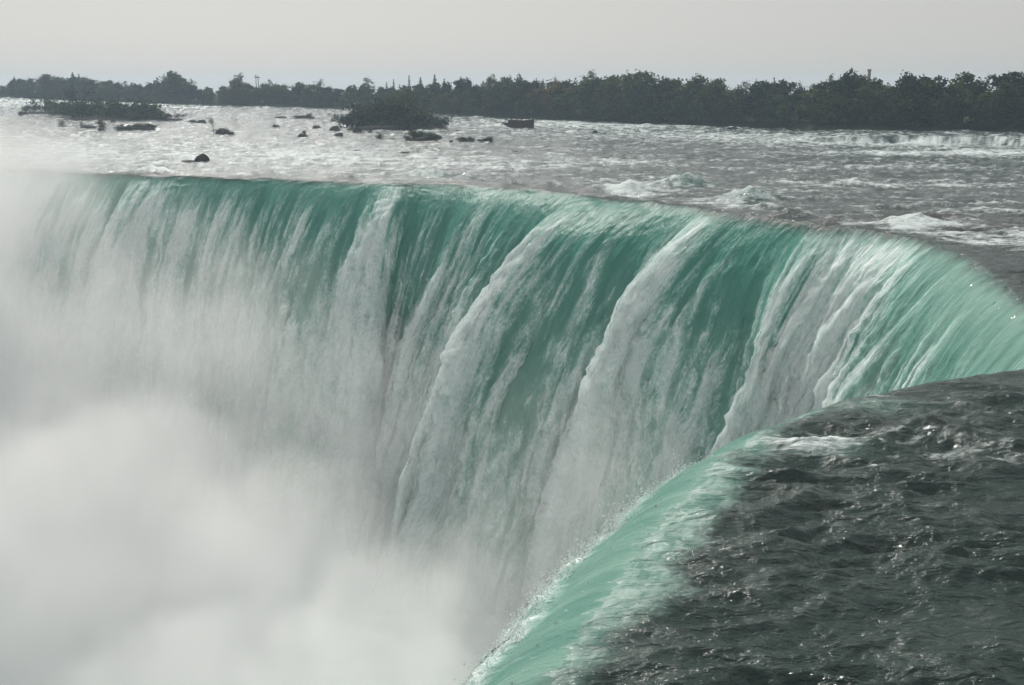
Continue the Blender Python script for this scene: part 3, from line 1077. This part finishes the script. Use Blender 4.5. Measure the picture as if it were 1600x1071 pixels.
# the rest of the wood: back row on the skyline, middle rows, front row along the water
for row, (bk, stepm, kinds, lo, hi) in enumerate([(16, 7.5, ["dark", "dark", "round", "dark", "round", "round", "airy"], 0, 5), (9, 7.5, ["round", "dark", "dark", "round", "low"], 8, 22), (3.5, 7.0, ["low", "yellow", "round", "low", "low"], 26, 44)]):
    px = -60.0
    while px < 1670:
        az = math.atan((px - 800) / FPX)
        r = float(shore_radius(az)) + bk
        pyb = float(np.interp(px, [p[0] for p in shore_px], [p[1] for p in shore_px]))
        sk = float(np.interp(px, sk_x, sk_y))
        hpx = pyb - sk
        top = sk + hpx * RT.uniform(lo, hi) / 90.0 + (RT.uniform(0, 3) if row == 0 else 0)
        kind = RT.choice(kinds)
        if row == 2 and px > 1200:
            kind = RT.choice(["low", "round", "low", "dark"])
        if row == 1 and 700 < px < 1180 and RT.random() < .3:
            kind = "yellow"
        z = zone(px)
        what = {"dark": "dark broadleaf tree", "round": "leafy green tree", "airy": "sparse open-crowned tree", "low": "low bushy tree", "yellow": "yellow-green tree"}[kind]
        where = ["on the skyline ", "in mid-rank ", "at water's edge "][row]
        wood.append((what + " " + where + z, px, tree_at(px + RT.uniform(-4, 4), top, bk + RT.uniform(-1.5, 3), kind, "", "trees of the far wooded shore", RT.uniform(1.0, 1.35))))
        px += stepm * RT.uniform(0.8, 1.25) * FPX / r


ORD = {1: [""], 2: ["left ", "right "], 3: ["left ", "middle ", "right "]}
for lab in set(w[0] for w in wood):
    same = sorted([w for w in wood if w[0] == lab], key=lambda w: w[1])
    names = ORD.get(len(same)) or ["leftmost "] + [n + " from left, " for n in ["second", "third", "fourth", "fifth", "sixth", "seventh"][:len(same) - 2]] + ["rightmost "]
    for w, n in zip(same, names):
        w[2]["label"] = n + lab


# ------------------------------------------------------------------ rocks and islets
def rock_mesh(seed, L, D, H, angular=0.0, flat=0.0):
    R = np.random.default_rng(seed)
    import bmesh
    bm = bmesh.new()
    bmesh.ops.create_icosphere(bm, subdivisions=3, radius=1.0)
    v = np.array([p.co for p in bm.verts])
    f = [tuple(q.index for q in p.verts) for p in bm.faces]
    bm.free()
    n = fbm(v[:, 0] * 1.3 + v[:, 2] * .7 + seed, v[:, 1] * 1.3 - v[:, 2] * .9, 3, seed % 50)
    v = v * (1 + 0.45 * n)[:, None]
    if angular:
        v = np.sign(v) * np.abs(v) ** (1 - 0.45 * angular)
        for _ in range(5):
            d = R.normal(size=3)
            d[2] = abs(d[2])
            d /= np.linalg.norm(d)
            lim = R.uniform(0.65, 0.95)
            over = np.maximum(v @ d - lim, 0)
            v = v - over[:, None] * d
    if flat:
        v[:, 2] = np.minimum(v[:, 2], 0.55 + 0.1 * n)
    v = v * np.array([L / 2, D / 2, H])
    return v, f


def rock(x0, x1, yt, yb, label, name="rock", cat="rock", angular=0.6, flat=0.0, deep=0.7, group=None, peak=None):
    px = (x0 + x1) / 2
    x, y, z = on_river(px, yb)
    m = y / (FPX * CP)
    L = (x1 - x0) * m * 1.05
    H = max(0.35, (yb - yt) * m) + 0.1
    v, f = rock_mesh(int(px * 7 + yb), L, max(L * deep, 1.2), H, angular, flat)
    if peak is not None:
        t = v[:, 0] / (L / 2)
        v[:, 2] *= np.clip(1.2 - 0.85 * np.abs(t - peak) / (1 + abs(peak)), 0.15, 1.2)
    v[:, 2] -= 0.05
    o = add_mesh(name, v, f, M_rock, smooth=False)
    o.location = (x, y + L * deep * 0.25, z)
    tag(o, label, cat, group)
    return o, (x, y, z, m)


rock(281, 303, 249.5, 254, "low flat black slab just left of the pointed rock near the brink", flat=1)
rock(301, 325, 242, 254, "pointed black rock standing alone above the left brink", angular=0.9, peak=0.3)
rock(28, 43, 173, 180, "rounded grey boulder left of the long brushy island", angular=0.1)
rock(292, 307, 188, 192.5, "low dark rock, left of the pair right of the long island")
rock(307, 322, 186.5, 193, "humped dark rock, right of the pair right of the long island", angular=.2)
rock(256, 270, 178, 184, "dark scrubby rock just off the long island's right end", angular=.1)
rock(429, 447, 181, 184.5, "thin flat dark ledge left of the low scrub-ended islet", flat=1)
rock(424, 436, 195, 199.5, "small dark hump below the thin flat ledge", angular=.2)
rock(426, 437, 210, 213, "small flat stone left of the rock with a tuft on it", flat=1)
rock(488, 500, 197, 201, "dark hump above the square scrub-edged block", angular=.2)
rock(516, 531, 197, 205, "pale-topped boulder left of the tall brushy island", angular=.5)
rock(520, 535, 208, 214.5, "square dark block left of the small lone bush", angular=1)
rock(551, 566, 200, 208, "dark rock off the tall island's lower left shore", angular=.4)
rock(575, 582, 204, 208.5, "smallest pointed stone right of the tall island's shore rocks")
rock(586, 596, 201, 204.5, "flat stone at the tall island's waterline", flat=1)
rock(607, 617, 215.5, 218.5, "low stone just right of the small lone bush", flat=1)
rock(551, 564, 233.5, 236.5, "left of the three thin dark stones in mid river", flat=1)
rock(602, 611, 236, 238.5, "smallest of the three thin dark stones in mid river", flat=1)
rock(624, 641, 236, 240, "largest of the three thin dark stones in mid river", flat=1)
rock(654, 662, 225, 227, "tiny upper stone under the small brushy islet", flat=1)
rock(658, 668, 228, 231, "lower dark stone under the small brushy islet", flat=1)
rock(700, 708, 220, 223.5, "small stone between the brushy islet and the planted blocks")
rock(797, 808, 235, 238, "left of two thin stones below the stranded scow", flat=1)
rock(814, 827, 234, 237.5, "right of two thin stones below the stranded scow", flat=1)
rock(925, 934, 204.5, 209, "small arched dark rock in the white water upstream", angular=.1)
rock(944, 949, 208, 210, "tiny stone right of the arched dark rock", flat=1)
rock(1138, 1156, 198, 202.5, "low dark rock at the far shore's foot in mid view", angular=.2)
rock(712, 720, 203, 205.5, "small flat stone in white water right of the tall island", flat=1)
rock(115, 122, 184, 187, "small stone under the middle of the long brushy island", flat=1)
rock(172, 182, 187, 191, "rock fragment right of the yellow bush", angular=.4)


def islet(x0, x1, yt, yb, label, deep=0.5, angular=.1, flat=0.0):
    o, (x, y, z, m) = rock(x0, x1, yt, yb, label, "islet", "islet", angular, flat, deep)
    o["kind"] = "structure"
    return m


def bush(px, ybase, ytop, kind, label, wide=1.0, behind=0.0, name="shrub", cat="shrub", group=None):
    x, y, z = on_river(px, ybase)
    y += behind
    x *= y / max(y - behind, 1)
    z = float(river_level(x, y)) + 0.25
    zt = at_depth(px, ytop, y)[2]
    return plant(kind, x, y, z, max(0.8, zt - z), label, cat, group, name, wide * 1.3)


# long island on the left
islet(36, 110, 174, 178.5, "low left half of the long rocky island", .3)
islet(85, 258, 183, 189, "broad right half of the long rocky island", .3)
for i, (p, yb, yt, k, lab, w) in enumerate([
        (52, 176, 163, "darkshrub", "leftmost dark bush on the long island", 1.0), (68, 177, 151, "shrub", "taller leafy bush at the long island's left end", .7), (76, 177, 160, "shrub", "rounded bush beside the taller leafy left bush", .9),
        (92, 179, 160, "shrub", "low green bush at the start of the island's middle", 1.2), (108, 181, 161, "shrub", "low green bush left of the bare tree", 1.2), (122, 183, 163, "darkshrub", "dark bush under the bare tree", 1.2),
        (138, 186, 158, "darkshrub", "tall dark bush right of the bare tree", 1.0), (150, 186, 161, "shrub", "green bush in the middle of the long island", 1.0), (163, 186, 156, "shrub", "upright bush with thin top right of the island's middle", .8),
        (178, 187, 160, "shrub", "thin-topped bush before the island's right clump", 1.0), (196, 187, 157, "darkshrub", "left bush of the tall clump at the island's right", 1.0), (212, 187, 153, "darkshrub", "tallest bush of the clump at the island's right", 1.0),
        (226, 188, 158, "darkshrub", "right bush of the tall clump at the island's right", 1.0), (238, 188, 166, "shrub", "sloping bush near the long island's right end", 1.1), (249, 189, 175, "shrub", "lowest bush at the long island's right tip", 1.3),
        (205, 189, 177, "yellowshrub", "yellowish low bush in front of the right clump", 1.5), (168, 188, 176, "shrub", "low bush at the waterline mid island", 1.5)]):
    bush(p, yb, yt - 4, k, lab, w * 1.1)
bush(126, 182, 134, "bare", "bare twisted tree rising from the long left island", 1.0, name="tree", cat="tree")
bush(146, 184, 146, "bare", "thin dead tree right of the twisted one", .7, name="tree", cat="tree")
# small ones in front of it
bush(96, 199, 187, "shrub", "small hazy bush alone, first of three in a row", .9)
islet(89, 104, 197, 199.5, "flat stone footing of the first small hazy bush")
bush(130, 200, 188, "shrub", "small thin bush on a rock, second of three", .7)
islet(126, 148, 196, 201, "flat dark rock under the second small bush")
bush(158, 203, 185, "yellowshrub", "yellow-green upright bush, third of three", .8)
islet(150, 166, 200, 204.5, "small rock under the yellow-green bush")
islet(183, 241, 195, 205, "long square-sided dark block with a hedge of scrub", .25, 1.0, 1)
for i, p in enumerate([189, 199, 209, 220, 231, 237]):
    bush(p, 204, [193, 194, 194, 193, 191, 192][i], "darkshrub", ["leftmost", "second", "third", "fourth", "fifth", "rightmost"][i] + " dark bush along the long square-sided block", 1.1, group="bushes on the long square-sided block")
islet(338, 366, 203, 211, "short square-sided dark block beside a leaning sapling", .5, 1.0, 1)
bush(352, 210.5, 200, "darkshrub", "low scrub covering the short square-sided block", 1.6)
bush(334, 208, 183, "bare", "small leaning sapling left of the short square block", .5, name="tree", cat="tree")
islet(459, 488, 181, 186, "low flat islet with scrub at its right end", .4)
bush(484, 186, 175, "darkshrub", "scrub standing on the right end of the low flat islet", .7)
bush(463, 185, 179, "darkshrub", "small tuft on the left end of the low flat islet", .9)
bush(280, 186, 177, "darkshrub", "small dark bush on rocks right of the long island", .9)
bush(368, 194, 186, "bare", "tiny bare sapling on a rock far from the islands", .7, name="tree", cat="tree")
islet(465, 480, 210, 214.5, "dark rock carrying a small spreading tuft", .6)
bush(476, 213, 203, "shrub", "small spreading tuft on the dark rock", .7)
bush(593, 218, 208, "shrub", "small lone bush below the tall brushy island", 1.0)
islet(586, 600, 215.5, 218.5, "stones around the small lone bush", .6)
# tall brushy island
islet(541, 660, 197, 204, "broad rocky base of the tall brushy island", .4)
islet(640, 695, 198, 204, "right rocky shore of the tall brushy island", .5)
for i, (p, yb, yt, k, lab, w, bh) in enumerate([
        (547, 198, 174, "darkshrub", "leftmost overhanging bush of the tall island", 1.0, 2), (562, 200, 168, "darkshrub", "dense dark bush at the tall island's left", 1.1, 3), (578, 201, 161, "darkshrub", "rounded dense bush left of the island's crest", 1.0, 4), (595, 202, 157, "darkshrub", "tall dense bush on the island's left shoulder", .9, 5),
        (612, 202, 150, "darkshrub", "high bush beside the island's central tree", .8, 6), (629, 202, 150, "shrub", "leafy growth under the island's tallest tree", .7, 7), (645, 203, 155, "shrub", "open leafy bush right of the island's tallest tree", .7, 6), (660, 203, 165, "darkshrub", "dark bush before the island's gap", .9, 4),
        (672, 203, 178, "darkshrub", "left bush of the island's right clump", 1.0, 3), (684, 203, 182, "darkshrub", "rightmost dark bush of the tall island", .9, 2), (690, 203, 195, "yellowshrub", "low yellowing bush at the island's right tip", 1.2, 0), (600, 203, 187, "yellowshrub", "golden bush low at the front of the tall island", 1.1, 0),
        (580, 203, 190, "shrub", "low green bush left of the golden bush", 1.2, 0), (625, 204, 188, "darkshrub", "low dark bush right of the golden bush", 1.3, 0), (650, 204, 190, "darkshrub", "low dark bush near the island's lower shore", 1.3, 0)]):
    bush(p, yb, yt, k, lab, w, bh)
bush(640, 202, 137, "airy", "tallest open-branched tree on the tall brushy island", .9, 8, name="tree", cat="tree")
bush(622, 202, 145, "low", "leafy tree left of the tallest island tree", .9, 7, name="tree", cat="tree")
bush(655, 202, 147, "bare", "twiggy tree right of the tallest island tree", .8, 7, name="tree", cat="tree")
bush(590, 202, 158, "low", "bushy rounded tree on the tall island's left half", .9, 6, name="tree", cat="tree")
islet(624, 695, 216, 221, "dark low base of the small brushy islet", .3)
for p, yb, yt, k, lab, w in [(634, 220, 210, "darkshrub", "leftmost low bush of the small brushy islet", 1.0), (648, 220, 200, "shrub", "tallest bush of the small brushy islet", .8), (660, 220, 204, "darkshrub", "middle bush of the small brushy islet", .9),
                             (672, 221, 209, "darkshrub", "dark bush right of the islet's middle", 1.0), (682, 220, 208, "yellowshrub", "yellowish bush at the small islet's right", 1.0), (690, 220, 212, "yellowshrub", "rightmost thin bush of the small brushy islet", .9)]:
    bush(p, yb, yt, k, lab, w)
islet(714, 740, 217, 223, "longer planted block right of the small brushy islet", .4, .8, 1)
bush(720, 222.5, 214, "darkshrub", "left bush on the longer planted block", 1.3)
bush(733, 222.5, 213.5, "darkshrub", "right bush on the longer planted block", 1.2)
islet(748, 769, 217, 224, "shorter planted block right of the longer one", .5, .8, 1)
bush(762, 223.5, 213.5, "darkshrub", "bush peaking at the right of the shorter block", 1.0)
bush(755, 223.5, 216.5, "darkshrub", "low bush at the left of the shorter block", 1.2)


# ------------------------------------------------------------------ stranded scow
def box(x0, x1, y0, y1, z0, z1):
    v = [(x0, y0, z0), (x1, y0, z0), (x1, y1, z0), (x0, y1, z0), (x0, y0, z1), (x1, y0, z1), (x1, y1, z1), (x0, y1, z1)]
    return v, [(3, 2, 1, 0), (4, 5, 6, 7), (0, 1, 5, 4), (1, 2, 6, 5), (2, 3, 7, 6), (3, 0, 4, 7)]


def build_scow():
    x, y, z = on_river(810, 201)
    m = y / (FPX * CP)
    root = empty("stranded_scow", (x, y, z), 0.04)
    tag(root, "dark rusty iron scow stranded in the white rapids below the far wood", "barge")
    prof = [(-24, 3.8), (-22.5, 8.2), (-14, 8.6), (-13, 12.8), (-4, 12.6), (6, 12.4), (22, 13.8), (23.4, 13.6), (23, 1.5), (20, -1.5), (-9, -1.5), (-12, 0.3)]
    # raked bow at the left, square stern at the right
    prof = [(-23.5, 8.3), (-15.5, 8.4), (-14.8, 12.0), (-2, 11.6), (8, 11.8), (22.5, 13.6), (23.2, 12.8), (22.6, 0.5), (20, -2.5), (-9, -2.5), (-13, 1.0), (-19, 4.2), (-22.5, 6.0)]
    n = len(prof)
    W = 4.2
    v = [(a * m, -W / 2, b * m) for a, b in prof] + [(a * m, W / 2, b * m) for a, b in prof]
    f = [tuple(range(n))[::-1], tuple(range(n, 2 * n))] + [(i, (i + 1) % n, n + (i + 1) % n, n + i) for i in range(n)]
    add_mesh("hull", v, f, M_rust, smooth=False, parent=root)
    for i in range(8):                                       # frames standing proud of the side plating
        a = (-11 + i * 4.6) * m
        add_mesh("hull_rib", *box(a, a + .14, -W / 2 - .06, -W / 2 + .02, 0.3 * m, 10.6 * m), M_rust, smooth=False, parent=root)
    add_mesh("rubbing_strake", *box(-14.5 * m, 22.6 * m, -W / 2 - .09, -W / 2 + .01, 10.7 * m, 11.4 * m), M_rust, smooth=False, parent=root)
    add_mesh("deck_beam", *box(-20.5 * m, 2 * m, -1.2, -0.7, 12.1 * m, 12.9 * m), M_rust, smooth=False, parent=root)
    add_mesh("deck_beam", *box(-12.5 * m, 17 * m, 0.6, 1.1, 13.9 * m, 15.3 * m), M_rust, smooth=False, parent=root)
    for a in (-11.5, -3.5, 4.5, 15.5):
        add_mesh("beam_post", *box(a * m, (a + 1.6) * m, 0.65, 1.05, 11.0 * m, 13.95 * m), M_rust, smooth=False, parent=root)
    add_mesh("stern_post", *box(21.2 * m, 22.6 * m, -1.5, -1.0, 13.0 * m, 15.6 * m), M_rust, smooth=False, parent=root)
    add_mesh("bow_chain", *tube([(-23.2 * m, 0, 8.0 * m), (-24.3 * m, -.2, 6.5 * m), (-25.6 * m, -.3, 4.0 * m)], [.12, .1, .08], 5), M_rust, parent=root)


build_scow()


# ------------------------------------------------------------------ chimney, poles, white marker on the far shore
def build_chimney():
    x, y, _ = at_depth(1358.5, 111, 376)
    g = ground_z(x, y)
    zt = at_depth(1358.5, 108.5, 376)[2]
    root = empty("brick_chimney", (x, y, g))
    tag(root, "pale square chimney rising above the treetops on the right", "chimney")
    H = zt - g
    add_mesh("shaft", *box(-.42, .42, -.42, .42, -1, H - .5), M_stone, smooth=False, parent=root)
    add_mesh("chimney_cap", *box(-.55, .55, -.55, .55, H - .5, H), M_stone, smooth=False, parent=root)


build_chimney()


def build_pole(px, pt, lab):
    a, b, c = ray(px, pt)
    az = math.atan2(float(a), float(b))
    r = float(shore_radius(az)) + 22
    x, y = r * math.sin(az), r * math.cos(az)
    g = ground_z(x, y)
    H = at_depth(px, pt, y)[2] - g
    root = empty("utility_pole", (x, y, g))
    tag(root, lab, "utility pole", "twin utility poles")
    add_mesh("pole", *tube([(0, 0, -1), (0, 0, H)], [.26, .2], 8), M_wood, parent=root)
    add_mesh("crossarm", *box(-1.3, 1.3, -.12, .12, H - 1.5, H - 1.15), M_wood, smooth=False, parent=root)


build_pole(399.5, 117, "left of the twin utility poles above the far trees")
build_pole(403, 118, "right of the twin utility poles above the far trees")
x, y, z = on_river(556, 171)
m = y / FPX
root = empty("marker_post", (x, y, z))
tag(root, "slim white leaning marker post left of the tall brushy island", "post")
add_mesh("post_shaft", *tube([(1.0 * m, 0, -2 * m), (-1.5 * m, 0, 9 * m)], [.35, .3], 8), M_white, parent=root)
add_mesh("post_base", *box(-.6 + m, .6 + m, -.6, .6, -1.0, .5), M_rock, smooth=False, parent=root)


# ------------------------------------------------------------------ spray thrown up along the near brink
def build_spray():
    R = np.random.default_rng(12)
    rr = np.hypot(PF[..., 0], PF[..., 1])
    sel = np.argwhere((QF > 1.2) & (QF < 4.2) & (rr < 58) & (PF[..., 1] > 15) & (PF[..., 0] < 17))
    k = sel[R.integers(0, len(sel), 40000)]
    P = PF[k[:, 0], k[:, 1]]
    clump = np.clip(1.6 * fbm(SF[k[:, 0], k[:, 1]] / 1.4, P[:, 2] / 0.8, 3, 161) + 0.35, 0, 1.3)
    P = P + np.stack([R.normal(size=40000) * .12, R.normal(size=40000) * .12, np.abs(R.normal(size=40000)) * .42 * clump], 1)
    oct_v = np.array([(1, 0, 0), (-1, 0, 0), (0, 1, 0), (0, -1, 0), (0, 0, 1), (0, 0, -1)], float)
    oct_f = np.array([(0, 2, 4), (2, 1, 4), (1, 3, 4), (3, 0, 4), (2, 0, 5), (1, 2, 5), (3, 1, 5), (0, 3, 5)])
    s = R.uniform(.008, .042, 40000) * (0.6 + 0.5 * clump)
    V = (P[:, None, :] + oct_v[None] * s[:, None, None] * R.uniform(.6, 1.5, (40000, 1, 3))).reshape(-1, 3)
    Fc = (oct_f[None] + (np.arange(40000) * 6)[:, None, None]).reshape(-1, 3)
    m_, nt, out = material("spray_drops")
    b = NB(nt)
    p = principled(b, (0.82, 0.87, 0.85, 1), 0.15, IOR=1.333)
    nt.links.new(p.outputs[0], out.inputs["Surface"])
    o = add_mesh("spray", V, Fc, m_, smooth=False)
    tag(o, "glinting drops of spray thrown up along the near brink", "spray", kind="stuff")


build_spray()

# ------------------------------------------------------------------ mist in the gorge
# px, py, depth, half width px, half height px, half depth m, density per metre, edge hardness
blobs = [(215, 930, 116, 340, 375, 24, .060, 2.8), (430, 930, 112, 200, 270, 20, .045, 2.0), (40, 900, 125, 330, 360, 24, .04, 1.6),
         (590, 1215, 84, 270, 375, 15, .065, 3.0), (300, 1270, 80, 300, 330, 15, .060, 3.2), (690, 1080, 92, 110, 190, 12, .06, 1.6),
         (-60, 600, 160, 400, 450, 26, .085, 1.0), (280, 640, 152, 380, 410, 20, .075, 1.0), (560, 800, 145, 220, 400, 18, .050, 1.0),
         (760, 1060, 112, 240, 270, 20, .060, 1.0), (-90, 325, 190, 330, 160, 34, .13, 1.0), (650, 930, 122, 170, 150, 14, .075, 1.4), (860, 850, 112, 300, 380, 14, .030, 1.0)]


def build_mist():
    B = []
    for px, py, Yd, rx, rz, ry, de, hk in blobs:
        c = at_depth(px, py, Yd)
        mm = Yd / FPX
        B.append((c, (rx * mm, ry, rz * mm), de, hk))
    WARP = 12.0
    gx = np.linspace(-140, 34, 88)
    gy = np.linspace(52, 236, 92)
    X, Y = np.meshgrid(gx, gy)
    top = np.full(X.shape, -52.5)
    pad = WARP * 0.7
    for (cx, cy_, cz), (rx, ry, rz), de, hk in B:
        q = ((X - cx) / (rx + pad)) ** 2 + ((Y - cy_) / (ry + pad)) ** 2
        t = cz + (rz + pad) * np.sqrt(np.maximum(0, 1 - q))
        top = np.where(q < 1, np.maximum(top, t), top)
    inside = top > -50.0
    F = grid_faces(*X.shape)
    Fm = F[inside.ravel()[F].any(1)]
    top = np.maximum(top, -50.0)
    n = X.size
    V = np.concatenate([np.stack([X.ravel(), Y.ravel(), top.ravel()], 1), np.stack([X.ravel(), Y.ravel(), np.full(n, -51.0)], 1)])
    edges = {}
    for q in Fm:
        for a, b in zip(q, np.roll(q, -1)):
            edges[(a, b)] = 1
    side = [(b, a, a + n, b + n) for (a, b) in edges if (b, a) not in edges]
    Fall = np.concatenate([Fm, Fm[:, ::-1] + n, np.array(side)])
    used = np.zeros(2 * n, bool)
    used[Fall.ravel()] = True
    new = np.cumsum(used) - 1
    m_, nt, out = material("mist_volume")
    b = NB(nt)
    pos = b.n("ShaderNodeNewGeometry").outputs["Position"]
    nz = b.noise(pos, 0.048, 5.0, 0.60)
    off = b.vmath('SUBTRACT', nz.outputs["Color"], (0.5, 0.5, 0.5))
    wp = b.vmath('ADD', pos, b.vmath('MULTIPLY', off, (WARP * 2.2, WARP * 2.2, WARP * 2.2)))
    tot = None
    for c, r, de, hk in B:
        q = b.vmath('MULTIPLY', b.vmath('SUBTRACT', wp, c), (1 / r[0], 1 / r[1], 1 / r[2]))
        d2 = b.vmath('DOT_PRODUCT', q, q)
        v = b.math('MULTIPLY_ADD', d2, -hk, hk, clamp=True)
        if hk <= 1.0:
            v = b.math('MULTIPLY', v, v)
        tot = b.math('MULTIPLY', v, de) if tot is None else b.math('MULTIPLY_ADD', v, de, tot)
    n2 = b.noise(b.vmath('MULTIPLY', pos, (1, 1, 0.6)), 0.11, 3.0, 0.6)
    tot = b.math('MULTIPLY', tot, b.math('MULTIPLY', b.ramp(n2.outputs["Fac"], 0.20, 0.80), 1.6))
    vs = b.n("ShaderNodeVolumeScatter")
    vs.inputs["Color"].default_value = (0.968, 0.958, 0.938, 1)
    vs.inputs["Anisotropy"].default_value = 0.1
    b.put(vs.inputs["Density"], tot)
    nt.links.new(vs.outputs[0], out.inputs["Volume"])
    o = add_mesh("mist", V[used], new[Fall], m_)
    tag(o, "thick white mist billowing up out of the gorge", "mist", kind="stuff")


build_mist()

# ------------------------------------------------------------------ haze over the whole place
m_, nt, out = material("thin_haze")
pv = nt.nodes.new("ShaderNodeVolumePrincipled")
pv.inputs["Color"].default_value = (0.66, 0.83, 1.0, 1)
pv.inputs["Density"].default_value = 0.00026
pv.inputs["Anisotropy"].default_value = 0.3
nt.links.new(pv.outputs[0], out.inputs["Volume"])
o = add_mesh("haze", *box(-2600, 2600, -200, 2900, -55, 46), m_, smooth=False)
tag(o, "thin pale haze softening the distant shore", "haze", kind="stuff")
